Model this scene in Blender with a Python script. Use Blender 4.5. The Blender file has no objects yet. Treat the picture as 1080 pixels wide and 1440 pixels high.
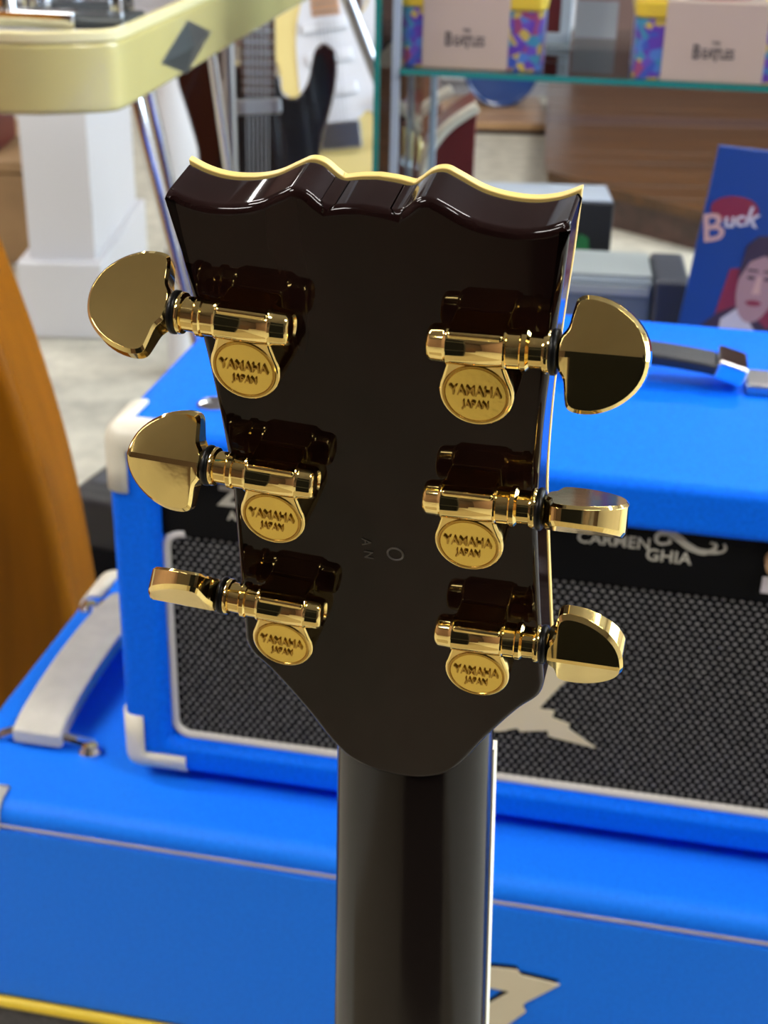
import bpy, bmesh, math, random
from mathutils import Vector, Matrix
random.seed(7)
C = bpy.context.scene.collection
scene = bpy.context.scene
rad = math.radians

# ------------------------------------------------------------------ camera
CAM_Z = 1.06                       # lens height above the shop floor
PITCH, ROLL, FPX = rad(26.4), rad(1.4), 2000.0
_right = Vector((1, 0, 0)); _down = Vector((0, -math.sin(PITCH), -math.cos(PITCH))); _fwd = Vector((0, math.cos(PITCH), -math.sin(PITCH)))
cr, sr = math.cos(ROLL), math.sin(ROLL)
CX = _right*cr - _down*sr
CY = _right*sr + _down*cr          # image down
CF = _fwd
cam = bpy.data.cameras.new('camera'); cam_o = bpy.data.objects.new('camera', cam); C.objects.link(cam_o)
m = Matrix.Identity(4)
for i in range(3):
    m[i][0] = CX[i]; m[i][1] = -CY[i]; m[i][2] = -CF[i]
m[2][3] = CAM_Z
cam_o.matrix_world = m
cam.sensor_fit = 'VERTICAL'; cam.sensor_height = 36; cam.sensor_width = 27; cam.lens = FPX/1440*36
cam.clip_start = 0.01; cam.clip_end = 50
cam.dof.use_dof = True; cam.dof.focus_distance = 0.285; cam.dof.aperture_fstop = 33
scene.camera = cam_o
def at(px, py, Y):
    """world point seen at image spot (px, py) at ground distance Y in front of the lens"""
    v = CX*((px-540)/FPX) + CY*((py-720)/FPX) + CF
    return v*(Y/v.y) + Vector((0, 0, CAM_Z))

def on(px, py, z):
    v = CX*((px-540)/FPX) + CY*((py-720)/FPX) + CF
    return v*((z-CAM_Z)/v.z) + Vector((0, 0, CAM_Z))

# ------------------------------------------------------------------ world, view, lights
w = bpy.data.worlds.new('world'); scene.world = w; w.use_nodes = True
w.node_tree.nodes['Background'].inputs[0].default_value = (0.75, 0.85, 1, 1)
w.node_tree.nodes['Background'].inputs[1].default_value = 0.4
scene.view_settings.view_transform = 'Standard'; scene.view_settings.look = 'None'
scene.view_settings.exposure = 0.0; scene.view_settings.gamma = 1.0
scene.view_settings.use_curve_mapping = False
LAMP = 52.0      # ceiling tube light radiance
SKYWIN = 15.0     # shop window radiance

# ------------------------------------------------------------------ materials
M = {}
def mat(name, col, rough=0.5, metal=0.0, spec=0.5, coat=0.0, noise=None, bump=None, emit=None, sheen=0):
    """noise=(scale, amount[, stretch xyz]); bump=(scale, strength[, distance])"""
    mt = bpy.data.materials.new(name); mt.use_nodes = True
    nt = mt.node_tree; b = nt.nodes['Principled BSDF']
    b.inputs['Base Color'].default_value = (*col, 1); b.inputs['Roughness'].default_value = rough
    b.inputs['Metallic'].default_value = metal; b.inputs['Specular IOR Level'].default_value = spec
    b.inputs['Coat Weight'].default_value = coat; b.inputs['Coat Roughness'].default_value = 0.03
    tc = nt.nodes.new('ShaderNodeTexCoord')
    if noise:
        mp = nt.nodes.new('ShaderNodeMapping'); nt.links.new(tc.outputs['Object'], mp.inputs[0])
        if len(noise) > 2: mp.inputs['Scale'].default_value = noise[2]
        nz = nt.nodes.new('ShaderNodeTexNoise'); nz.inputs['Scale'].default_value = noise[0]; nz.inputs['Detail'].default_value = 4
        nt.links.new(mp.outputs[0], nz.inputs['Vector'])
        rp = nt.nodes.new('ShaderNodeValToRGB'); a = noise[1]
        c2 = noise[3] if len(noise) > 3 else tuple(min(1, c*(1+a)) for c in col)
        rp.color_ramp.elements[0].position = 0.32; rp.color_ramp.elements[1].position = 0.68
        rp.color_ramp.elements[0].color = (*[c*(1-a) for c in col], 1); rp.color_ramp.elements[1].color = (*c2, 1)
        nt.links.new(nz.outputs['Fac'], rp.inputs[0]); nt.links.new(rp.outputs[0], b.inputs['Base Color'])
    if bump:
        nb = nt.nodes.new('ShaderNodeTexNoise'); nb.inputs['Scale'].default_value = bump[0]; nb.inputs['Detail'].default_value = 3
        nt.links.new(tc.outputs['Object'], nb.inputs['Vector'])
        bp = nt.nodes.new('ShaderNodeBump'); bp.inputs['Strength'].default_value = bump[1]
        bp.inputs['Distance'].default_value = bump[2] if len(bump) > 2 else 0.001
        nt.links.new(nb.outputs['Fac'], bp.inputs['Height']); nt.links.new(bp.outputs[0], b.inputs['Normal'])
    if emit:
        b.inputs['Emission Color'].default_value = (*emit[0], 1); b.inputs['Emission Strength'].default_value = emit[1]
    M[name] = mt
    return mt
mat('lacquer', (0.011, 0.0042, 0.0036), 0.06, spec=0.24, noise=(60, .25, (1, .15, 1)))
mat('gold', (0.91, 0.68, 0.25), 0.06, 1.0, noise=(90, .05), bump=(160, .04, .0003))
mat('neck_lacquer', (0.010, 0.007, 0.006), 0.14, spec=0.36, noise=(30, .25, (1, .1, 1)))
mat('gold_satin', (0.92, 0.67, 0.16), 0.2, 1.0, bump=(900, .10, .0002))
mat('gold_letter', (0.50, 0.31, 0.07), 0.2, 1.0)  # darker gold paints in the shadow edges of the raised letters
mat('binding', (0.86, 0.62, 0.20), 0.35, noise=(40, .06))
mat('neck_binding', (0.86, 0.80, 0.60), 0.35)
mat('rosewood', (0.05, 0.022, 0.012), 0.5)
mat('black_rubber', (0.003, 0.003, 0.003), 0.35, spec=.2)
mat('stamp', (0.11, 0.10, 0.095), 0.5)
mat('tolex', (0.001, 0.145, 0.95), 0.55, spec=0.10, noise=(420, .10), bump=(700, .35, .0006))
mat('tolex_cab', (0.008, 0.20, 1.0), 0.50, spec=0.2, noise=(420, .08), bump=(700, .3, .0006))
mat('cream_plastic', (0.70, 0.66, 0.54), 0.35, noise=(30, .05))
mat('cream_leather', (0.60, 0.57, 0.48), 0.5, noise=(60, .07), bump=(300, .2))
mat('piping_white', (0.66, 0.63, 0.58), 0.45)
mat('piping_grey', (0.30, 0.28, 0.33), 0.5)
mat('piping_yellow', (0.72, 0.50, 0.03), 0.5)
mat('panel_black', (0.003, 0.003, 0.0035), 0.5, spec=.12)
mat('print_cream', (0.48, 0.46, 0.39), 0.5)
mat('logo_cream', (0.72, 0.64, 0.45), 0.45)
mat('grille_cloth', (0.005, 0.005, 0.006), 0.9, spec=.1)
mat('grille_dot', (0.20, 0.195, 0.195), 0.6, noise=(300, .35))
mat('grille_grey', (0.07, 0.065, 0.065), 0.8, noise=(300, .3))
mat('black_strap', (0.018, 0.020, 0.024), 0.45, bump=(300, .2))
mat('chrome', (0.80, 0.81, 0.84), 0.08, 1.0)
mat('steel', (0.45, 0.45, 0.46), 0.3, 1.0)
mat('black_vinyl', (0.012, 0.012, 0.014), 0.5, bump=(500, .3))
mat('slate_vinyl', (0.05, 0.055, 0.07), 0.5, bump=(500, .3))
mat('amber_wood', (0.25, 0.080, 0.0005), 0.45, spec=.1, noise=(7, .28, (3, 3, .35)))
mat('dark_wood', (0.10, 0.04, 0.02), 0.4)
mat('floor', (0.475, 0.455, 0.375), 0.65, noise=(22, .16), bump=(40, .1))
mat('wall', (0.72, 0.72, 0.74), 0.7, noise=(3, .02))
mat('wall_dark', (0.07, 0.045, 0.04), 0.7, noise=(3, .04))
mat('wall_warm', (0.26, 0.16, 0.135), 0.7, noise=(3, .04))
mat('ceiling', (0.24, 0.21, 0.20), 0.8)
mat('white_paint', (0.62, 0.62, 0.64), 0.5)
mat('lamp', (1, 1, 1), 0.5, emit=((1, 0.97, 0.92), LAMP))
mat('daylight', (0.8, 0.9, 1), 0.5, emit=((0.66, 0.83, 1.0), SKYWIN))
mat('cream_lacquer', (0.55, 0.475, 0.19), 0.18, coat=.4, noise=(8, .04))
mat('cream_edge', (0.78, 0.70, 0.38), 0.25)
mat('grey_panel', (0.30, 0.29, 0.30), 0.3, noise=(60, .25))
mat('oxide', (0.09, 0.10, 0.10), 0.35, 0.5)
mat('burgundy', (0.016, 0.004, 0.004), 0.12, coat=.6)
mat('black_gloss', (0.006, 0.006, 0.007), 0.15, coat=.4)
mat('maple', (0.62, 0.36, 0.22), 0.4)
mat('strat_cream', (0.80, 0.66, 0.28), 0.2, coat=.4)
mat('guard_white', (0.72, 0.74, 0.80), 0.3)
mat('wood_floor', (0.075, 0.031, 0.007), 0.32, noise=(6, .4, (.5, 5, 5)))
mat('wood_light', (0.36, 0.21, 0.10), 0.4, noise=(6, .3, (.5, 5, 5)))
mat('wood_mauve', (0.070, 0.036, 0.028), 0.35, noise=(6, .3, (.5, 5, 5)))
mat('tan', (0.34, 0.21, 0.10), 0.7, noise=(5, .2))
mat('blue_dark', (0.015, 0.045, 0.16), 0.25, coat=.3)
mat('red_dark', (0.12, 0.015, 0.015), 0.4)
mat('case_grey', (0.13, 0.16, 0.19), 0.45, noise=(12, .12))
mat('case_light', (0.30, 0.33, 0.33), 0.4)
mat('green_print', (0.02, 0.16, 0.05), 0.5)
mat('silver_blue', (0.45, 0.52, 0.62), 0.3)
mat('tin_yellow', (0.72, 0.50, 0.04), 0.35)
mat('paper_band', (0.52, 0.40, 0.335), 0.6)
mat('ink', (0.05, 0.045, 0.05), 0.6)
mat('ink_red', (0.5, 0.05, 0.05), 0.6)
mat('lp_blue', (0.015, 0.06, 0.26), 0.4)
mat('lp_red', (0.26, 0.03, 0.05), 0.4)
mat('lp_peach', (0.62, 0.38, 0.33), 0.5)
mat('lp_white', (0.62, 0.58, 0.62), 0.5)
mat('card_grey', (0.34, 0.35, 0.38), 0.6)
mat('lp_skin', (0.42, 0.25, 0.25), 0.5)
mat('lp_dark', (0.05, 0.03, 0.05), 0.5)
mat('frame_blue', (0.45, 0.52, 0.60), 0.4)
mat('mat_brown', (0.29, 0.245, 0.16), 0.9, noise=(80, .2))
mat('glass_edge', (0.02, 0.22, 0.20), 0.2)

def pattern_mat(name, cols, scale):
    mt = bpy.data.materials.new(name); mt.use_nodes = True; nt = mt.node_tree; b = nt.nodes['Principled BSDF']
    tc = nt.nodes.new('ShaderNodeTexCoord'); v = nt.nodes.new('ShaderNodeTexVoronoi'); v.inputs['Scale'].default_value = scale
    nt.links.new(tc.outputs['Object'], v.inputs['Vector'])
    rp = nt.nodes.new('ShaderNodeValToRGB'); rp.color_ramp.interpolation = 'CONSTANT'
    sp = nt.nodes.new('ShaderNodeSeparateColor'); nt.links.new(v.outputs['Color'], sp.inputs[0])
    nt.links.new(sp.outputs[0], rp.inputs[0]); el = rp.color_ramp.elements
    while len(el) < len(cols): el.new(0.5)
    for i, c in enumerate(cols): el[i].position = i/len(cols); el[i].color = (*c, 1)
    nt.links.new(rp.outputs[0], b.inputs['Base Color']); b.inputs['Roughness'].default_value = .35
    M[name] = mt
pattern_mat('tin_art', [(.05, .10, .45), (.12, .05, .38), (.55, .40, .08), (.08, .20, .55), (.30, .06, .16), (.15, .08, .45), (.05, .25, .40)], 120)
def glass_mat():
    mt = bpy.data.materials.new('glass'); mt.use_nodes = True; nt = mt.node_tree; nt.nodes.clear()
    o = nt.nodes.new('ShaderNodeOutputMaterial'); t = nt.nodes.new('ShaderNodeBsdfTransparent'); g = nt.nodes.new('ShaderNodeBsdfGlossy')
    t.inputs[0].default_value = (.90, .95, .94, 1); g.inputs['Roughness'].default_value = .02
    f = nt.nodes.new('ShaderNodeFresnel'); f.inputs[0].default_value = 1.45
    mx = nt.nodes.new('ShaderNodeMixShader'); nt.links.new(f.outputs[0], mx.inputs[0]); nt.links.new(t.outputs[0], mx.inputs[1]); nt.links.new(g.outputs[0], mx.inputs[2])
    nt.links.new(mx.outputs[0], o.inputs[0]); M['glass'] = mt
glass_mat()

# ------------------------------------------------------------------ mesh helpers
def box(bm, x0, x1, y0, y1, z0, z1, T=None):
    vs = [bm.verts.new((x, y, z)) for z in (z0, z1) for y in (y0, y1) for x in (x0, x1)]
    for f in ((0, 2, 3, 1), (4, 5, 7, 6), (0, 1, 5, 4), (2, 6, 7, 3), (0, 4, 6, 2), (1, 3, 7, 5)): bm.faces.new([vs[i] for i in f])
    if T: bmesh.ops.transform(bm, matrix=T, verts=vs)
    return vs
def prism(bm, pts, z0, z1, T=None):
    a = [bm.verts.new((x, y, z0)) for x, y in pts]; b = [bm.verts.new((x, y, z1)) for x, y in pts]; n = len(pts)
    bm.faces.new(a[::-1]); bm.faces.new(b)
    for i in range(n): bm.faces.new((a[i], a[(i+1) % n], b[(i+1) % n], b[i]))
    if T: bmesh.ops.transform(bm, matrix=T, verts=a+b)
    return a+b
def lathe(bm, prof, seg=24, T=None):
    """profile of (x, r) turned about the x axis"""
    rings = []
    allv = []
    for x, r in prof:
        if r < 1e-7: ring = [bm.verts.new((x, 0, 0))]
        else: ring = [bm.verts.new((x, r*math.cos(2*math.pi*k/seg), r*math.sin(2*math.pi*k/seg))) for k in range(seg)]
        rings.append(ring); allv += ring
    for a, b in zip(rings, rings[1:]):
        for k in range(seg):
            k2 = (k+1) % seg
            if len(a) == 1 and len(b) == 1: continue
            if len(a) == 1: bm.faces.new((a[0], b[k2], b[k]))
            elif len(b) == 1: bm.faces.new((a[k], a[k2], b[0]))
            else: bm.faces.new((a[k], a[k2], b[k2], b[k]))
    for ring, fl in ((rings[0], 1), (rings[-1], 0)):
        if len(ring) > 1: bm.faces.new(ring[::-1] if fl else ring)
    if T: bmesh.ops.transform(bm, matrix=T, verts=allv)
    return allv
def tube(bm, pts, r, seg=10, closed=False, flat=1.0):
    pts = [Vector(p) for p in pts]; n = len(pts); rings = []
    up = Vector((0, 0, 1)); prev = None
    for i, p in enumerate(pts):
        if closed: t = pts[(i+1) % n]-pts[i-1]
        else: t = pts[min(i+1, n-1)]-pts[max(i-1, 0)]
        t.normalize()
        if prev is None:
            a = t.cross(up)
            if a.length < .05: a = t.cross(Vector((1, 0, 0)))
        else: a = prev-t*prev.dot(t)
        a.normalize(); prev = a; b = t.cross(a)
        rr = r[i] if isinstance(r, (list, tuple)) else r
        rings.append([bm.verts.new(p+a*rr*math.cos(2*math.pi*k/seg)+b*rr*flat*math.sin(2*math.pi*k/seg)) for k in range(seg)])
    for i in range(n if closed else n-1):
        A, B = rings[i], rings[(i+1) % n]
        for k in range(seg): bm.faces.new((A[k], A[(k+1) % seg], B[(k+1) % seg], B[k]))
    if not closed: bm.faces.new(rings[0][::-1]); bm.faces.new(rings[-1])
def spline(pts, n=8, closed=True):
    """Catmull-Rom through pts"""
    out = []; N = len(pts); P = [Vector((*p, 0)) if len(p) == 2 else Vector(p) for p in pts]
    for i in range(N if closed else N-1):
        if closed: p0, p1, p2, p3 = P[i-1], P[i], P[(i+1) % N], P[(i+2) % N]
        else: p0, p1, p2, p3 = P[max(i-1, 0)], P[i], P[i+1], P[min(i+2, N-1)]
        for k in range(n):
            t = k/n
            v = 0.5*((2*p1)+(p2-p0)*t+(2*p0-5*p1+4*p2-p3)*t*t+(3*p1-p0-3*p2+p3)*t**3)
            out.append(v)
    if not closed: out.append(P[-1])
    return [tuple(v[:len(pts[0])]) for v in out]
def obj(name, bm, material, parent=None, bevel=0, seg=3, smooth=True, angle=35, T=None, harden=True, clamp=True):
    if isinstance(bm, bpy.types.Mesh): me = bm
    else:
        bmesh.ops.recalc_face_normals(bm, faces=bm.faces[:])
        if smooth:
            for f in bm.faces: f.smooth = True
            for e in bm.edges:
                if len(e.link_faces) == 2 and e.calc_face_angle(0) > rad(angle): e.smooth = False
        me = bpy.data.meshes.new(name); bm.to_mesh(me); bm.free()
        me.materials.append(M[material])
    o = bpy.data.objects.new(name, me); C.objects.link(o)
    if parent: o.parent = parent
    if T is not None: o.matrix_local = T
    if bevel:
        b = o.modifiers.new('edge', 'BEVEL'); b.width = bevel; b.segments = seg; b.limit_method = 'ANGLE'; b.angle_limit = rad(30)
        b.harden_normals = harden; b.use_clamp_overlap = clamp
    return o
def tag(o, label, cat, group=None):
    o['label'] = label; o['category'] = cat
    if group: o['group'] = group
    return o
def thing(name, label, cat, loc=(0, 0, 0), rz=0, group=None):
    o = bpy.data.objects.new(name, None); C.objects.link(o); o.empty_display_size = .05
    o.location = loc; o.rotation_euler = (0, 0, rz); bpy.context.view_layer.update()
    return tag(o, label, cat, group)
def struct(name, bm, material, **k):
    o = obj(name, bm, material, **k); o['kind'] = 'structure'; return o
def B(): return bmesh.new()
def Tr(x, y, z): return Matrix.Translation((x, y, z))
def Rx(a): return Matrix.Rotation(a, 4, 'X')
def Ry(a): return Matrix.Rotation(a, 4, 'Y')
def Rz(a): return Matrix.Rotation(a, 4, 'Z')
def frame(o, x, y, z):
    mm = Matrix.Identity(4)
    for i in range(3): mm[i][0] = x[i]; mm[i][1] = y[i]; mm[i][2] = z[i]; mm[i][3] = o[i]
    return mm
def text_bm(s, size, depth, sx=1.0, shear=0.0, T=None, bold=0.0):
    cu = bpy.data.curves.new('lettering', 'FONT'); cu.body = s; cu.size = size; cu.extrude = depth
    cu.align_x = 'CENTER'; cu.align_y = 'CENTER'; cu.shear = shear; cu.resolution_u = 3; cu.offset = bold
    o = bpy.data.objects.new('lettering', cu); C.objects.link(o)
    bpy.context.view_layer.update()
    me = bpy.data.meshes.new_from_object(o.evaluated_get(bpy.context.evaluated_depsgraph_get()))
    bpy.data.objects.remove(o); bm = B(); bm.from_mesh(me); bpy.data.meshes.remove(me)
    bmesh.ops.transform(bm, matrix=Matrix.Diagonal((sx, 1, 1, 1)), verts=bm.verts)
    if T: bmesh.ops.transform(bm, matrix=T, verts=bm.verts)
    return bm

# ------------------------------------------------------------------ the shop
X0, X1, Y0, Y1, H = -3.6, 3.4, -3.2, 7.2, 2.9
bm = B(); box(bm, X0, X1, Y0, Y1, -.08, 0); struct('floor', bm, 'floor')
bm = B(); box(bm, X0, X1, Y0, Y1, H, H+.08); struct('ceiling', bm, 'ceiling')
bm = B(); box(bm, X0-.1, X0, Y0, Y1, 0, H); struct('wall_left', bm, 'wall_warm')
bm = B(); box(bm, X0, X1, Y1, Y1+.1, 0, H); struct('wall_back', bm, 'wall_warm')
bm = B(); box(bm, X0, X1, Y0-.1, Y0, 0, H); struct('wall_front', bm, 'wall_dark')
bm = B(); box(bm, X1, X1+.1, Y0, Y1, 0, 1.0); box(bm, X1, X1+.1, Y0, Y1, 2.3, H); box(bm, X1, X1+.1, Y0, .2, 1.0, 2.3); box(bm, X1, X1+.1, 3.4, Y1, 1.0, 2.3)
struct('wall_right', bm, 'wall')
bm = B(); box(bm, X1+.03, X1+.05, .2, 3.4, 1.0, 2.3); win = struct('window_1', bm, 'daylight')
for y in (.2, 1.25, 2.3, 3.35):
    bm = B(); box(bm, X1-.01, X1+.03, y, y+.05, 1.0, 2.3); obj('window_frame', bm, 'white_paint', win)
for i, (x, y) in enumerate([(-1.9, -.7), (1.5, -.7), (-2.1, 1.0), (1.5, 1.3), (-1.9, 4.2), (1.5, 3.3)]):
    t = thing('ceiling_light', 'long white fluorescent ceiling light in a shallow white tray', 'ceiling light', (x, y, H-.06), 0, 'fluorescent ceiling lights')
    bm = B(); box(bm, -.64, .64, -.17, .17, .02, .06); obj('tray', bm, 'white_paint', t)
    bm = B(); box(bm, -.6, .6, -.13, .13, 0, .019); obj('diffuser', bm, 'lamp', t)
# partition wall seen end-on, with its plinth
bm = B(); box(bm, -.775, -.635, 2.98, 3.5, 0, H); pw = struct('wall_partition', bm, 'white_paint')
bm = B(); box(bm, -.80, -.615, 2.95, 3.52, 0, .17); struct('baseboard_partition', bm, 'white_paint', bevel=.006)

# ------------------------------------------------------------------ the guitar in front
def D2(a): return math.cos(rad(a)), math.sin(rad(a))
ca, sa = D2(38.1); cb, sb = D2(19.1); cc, sc = D2(9.2)
RX = Matrix(((1, 0, 0), (0, ca, -sa), (0, sa, ca))); RY = Matrix(((cb, 0, sb), (0, 1, 0), (-sb, 0, cb))); RZ = Matrix(((cc, -sc, 0), (sc, cc, 0), (0, 0, 1)))
Q = RY @ RX @ RZ
def cam2w(v): return CX*v[0]+CY*v[1]+CF*v[2]
GU = cam2w(Q.col[0]); GV = -cam2w(Q.col[1]); GN = -cam2w(Q.col[2])      # across, up the headstock, out of its back
GO = cam2w(Vector((-.0031, .0038, .2864))) - GN*.0085 + Vector((0, 0, CAM_Z))
HS = frame(GO, GU, GV, GN)
guitar = thing('electric_guitar', 'dark brown electric guitar with six gold tuning machines, standing before the blue amplifier head', 'guitar', (GO.x+.02, GO.y-.01, 0))
GI = guitar.matrix_world.inverted()
mm_ = .001
half = [(0, 67.2), (3.5, 66.9), (6.6, 66.3), (8.0, 67.3), (10.2, 69.1), (12.6, 69.6), (15, 68.6), (19.5, 66.3), (24, 65.2), (29, 65.0), (33.4, 65.9), (37.2, 67.7)]
side = [(36.2, 55), (34.7, 40), (33.4, 25), (32.7, 10), (32.6, 0), (33, -10), (33.8, -25), (34.7, -41), (34.9, -46), (33.7, -50), (30, -54.3), (26, -60), (21, -68), (16.8, -75.5), (12.5, -81), (6.5, -84.2), (0, -85)]
def cr_seg(p, n): return spline(p, n, closed=False)
right = cr_seg(half[:3], 4)[:-1] + cr_seg(half[2:], 4)[:-1] + cr_seg([half[-1]]+side, 4)
outline = right + [(-x, y) for x, y in right[-2:0:-1]]
outline = [(x*mm_, y*mm_) for x, y in outline][::-1]
bm = B(); prism(bm, outline, -.0125, 0)
headstock = obj('headstock', bm, 'lacquer', guitar, bevel=.0017, seg=5, T=GI @ HS, clamp=False)
bm = B(); prism(bm, [(x*1.002, y*1.001) for x, y in outline], -.0145, -.0126)
obj('headstock_binding', bm, 'binding', headstock, bevel=.0003, seg=2)
# stamped marks, read down the headstock
bm = text_bm('A', .0030, .00008, T=Tr(-.0035, -.0105, .0001) @ Rz(-math.pi/2)); obj('stamped_letter', bm, 'stamp', headstock, smooth=False)
bm = text_bm('N', .0030, .00008, T=Tr(-.0032, -.0140, .0001) @ Rz(-math.pi/2)); obj('stamped_letter', bm, 'stamp', headstock, smooth=False)
bm = B(); tube(bm, [(.0028+.0017*math.cos(a), -.0128+.0016*math.sin(a), .00005) for a in [k*math.pi/10 for k in range(20)]], .00022, 6, True)
obj('stamped_digit', bm, 'stamp', headstock)
# neck: a D-shaped bar that leaves the headstock at an angle
NA = rad(16)
NX = GU; NY = (GV*math.cos(NA) - GN*math.sin(NA)); NY = (NY + GU*(-.017)).normalized(); NZ = GU.cross(NY).normalized(); NX = NY.cross(NZ)
NO = GO + GV*(-.0835) + GN*(-.0012) + GU*.0006
NF = frame(NO, NX, NY, NZ)                 # y up along the neck, z out of its back
bm = B(); rows = []
for y in [.030, .02, .01, 0, -.03, -.08, -.15, -.25, -.35, -.46]:
    hw = .0199 + max(0, -y)*.0140; dp = .0150
    ring = [(hw*math.cos(t), -dp+dp*math.sin(t)**.9 if math.sin(t) > 0 else -dp) for t in [math.pi*k/24 for k in range(25)]]
    rows.append([bm.verts.new((x, y, z)) for x, z in ring])
for a, b in zip(rows, rows[1:]):
    for k in range(24): bm.faces.new((a[k], a[k+1], b[k+1], b[k]))
    bm.faces.new((a[24], a[0], b[0], b[24]))
bm.faces.new(rows[0]); bm.faces.new(rows[-1][::-1])
neck = obj('neck', bm, 'neck_lacquer', guitar, T=GI @ NF, angle=50)
bm = B(); hw0, hw1 = .0202, .0268
for z0, z1, gr, nm, mtl in ((-.0195, -.0151, 0, 'neck_binding', 'neck_binding'), (-.0220, -.0196, .0015, 'fretboard', 'rosewood')):
    bm = B(); prism(bm, [(-hw0+gr, .0), (hw0-gr, .0), (hw1-gr, -.46), (-hw1+gr, -.46)], z0, z1); obj(nm, bm, mtl, neck)
# body below the picture, facing away, standing on the floor
bod = [(0, -.43), (.045, -.432), (.075, -.40), (.12, -.385), (.150, -.42), (.145, -.475), (.118, -.53), (.112, -.575), (.130, -.63), (.158, -.70), (.150, -.765), (.10, -.81), (0, -.822)]
body_out = spline(bod + [(-x, y) for x, y in bod[-2:0:-1]], 5)
low = min((NF @ Vector((x, y, -.03))).z for x, y in body_out); k = (NF @ Vector((0, -.43, -.03))).z/((NF @ Vector((0, -.43, -.03))).z-low)
k *= .985
body_out = [(x, -.43+(y+.43)*k) for x, y in body_out]
bm = B(); prism(bm, body_out[::-1], -.040, -.001); obj('body', bm, 'lacquer', guitar, bevel=.005, T=GI @ NF)

# tuning machines -----------------------------------------------------------
YC, ZC = .0088, .0058         # worm barrel axis relative to the cover disc
def housing_mesh(s):
    bm = B()
    pts = [(7.0*math.cos(a), 7.0*math.sin(a)) for a in [rad(d) for d in range(-205, 26, 10)]]
    pts += [(5.7, 5.0), (5.2, 7.0), (5.2, 12.6), (-5.2, 12.6), (-5.2, 7.0), (-5.7, 5.0)]
    prism(bm, [(x*mm_*s, y*mm_) for x, y in pts], 0, .0085)
    return bm
def barrel_bm(s):
    bm = B()
    prof = [(-8.9, 0), (-8.6, 2.3), (-9.0, 2.7), (-8.8, 3.1), (-8.1, 3.5), (-5.9, 3.6), (-5.6, 3.75), (-5.25, 4.0), (-4.95, 3.85), (4.95, 3.85), (5.2, 4.1), (5.55, 4.0), (5.7, 3.6), (8.0, 3.6), (8.3, 4.0), (9.2, 4.0), (9.7, 3.35), (12.0, 3.3), (12.2, 3.9), (12.8, 4.05), (13.2, 3.8), (13.3, 2.0), (15.5, 2.0)]
    lathe(bm, [(x*mm_*s, r*mm_) for x, r in prof], 32, Tr(0, YC, ZC))
    return bm
def button_bm(s):
    """half-moon key: x out along the shaft, flat on one face, ridged on the other"""
    bm = B()
    o = [(-.9, 1.6), (-.5, 3.2), (0.7, 5.0), (1.3, 8.2), (2.0, 10.5), (4.4, 11.2), (8.5, 10.4), (12.6, 8.2), (15.6, 5.0), (16.9, 1.2), (16.7, -2.6), (14.9, -6.2), (11.6, -9.2), (7.6, -11.0), (3.8, -11.3), (1.6, -10.5), (1.0, -8.2), (0.6, -5.0), (-.5, -3.2), (-.9, -1.6)]
    pts = spline(o, 3); n = len(pts)
    pts = [(max(-1.0, x)*.90 - .1, y*.93) for x, y in pts]
    def zt(x, y): return 3.9 - .30*abs(y)
    rim_b = [bm.verts.new((x*s, y, -2.6)) for x, y in pts]
    rim_t = [bm.verts.new((x*s, y, zt(x, y)-.9)) for x, y in pts]
    ins_t = [bm.verts.new((((x-7)*.93+7)*s, y*.93, zt(x, y*.93))) for x, y in pts]
    ins_b = [bm.verts.new((((x-7)*.93+7)*s, y*.93, -3.2)) for x, y in pts]
    for A, Bb in ((rim_b, rim_t), (rim_t, ins_t), (ins_b, rim_b)):
        for i in range(n): bm.faces.new((A[i], A[(i+1) % n], Bb[(i+1) % n], Bb[i]))
    bm.faces.new(ins_b[::-1])
    # ridged face: every rim edge joined to the ridge line by a flat strip
    xs = [min(max(v.co.x*s, .6), 14.1) for v in ins_t]; rid = {}
    def rv(x, sg):
        k = (round(x, 3), sg)
        if k not in rid: rid[k] = bm.verts.new((x*s, .55*sg, 3.85))
        return rid[k]
    for i in range(n):
        j = (i+1) % n
        si, sj = (1 if ins_t[i].co.y >= 0 else -1), (1 if ins_t[j].co.y >= 0 else -1)
        a_, b_ = rv(xs[i], si), rv(xs[j], sj)
        bm.faces.new((ins_t[i], ins_t[j], b_, a_) if a_ != b_ else (ins_t[i], ins_t[j], a_))
    up = sorted([v for k, v in rid.items() if k[1] > 0], key=lambda v: v.co.x*s); lo = sorted([v for k, v in rid.items() if k[1] < 0], key=lambda v: v.co.x*s)
    bm.faces.new(up + lo[::-1])
    lathe(bm, [(-2.2*s, 2.2), (-1.4*s, 2.9), (-.6*s, 2.6), (1.0*s, 2.5), (2.2*s, 2.0)], 20)
    bmesh.ops.triangulate(bm, faces=[f for f in bm.faces if len(f.verts) > 6])
    bmesh.ops.transform(bm, matrix=Matrix.Scale(mm_, 4), verts=bm.verts)
    return bm
meshes = {}
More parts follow.
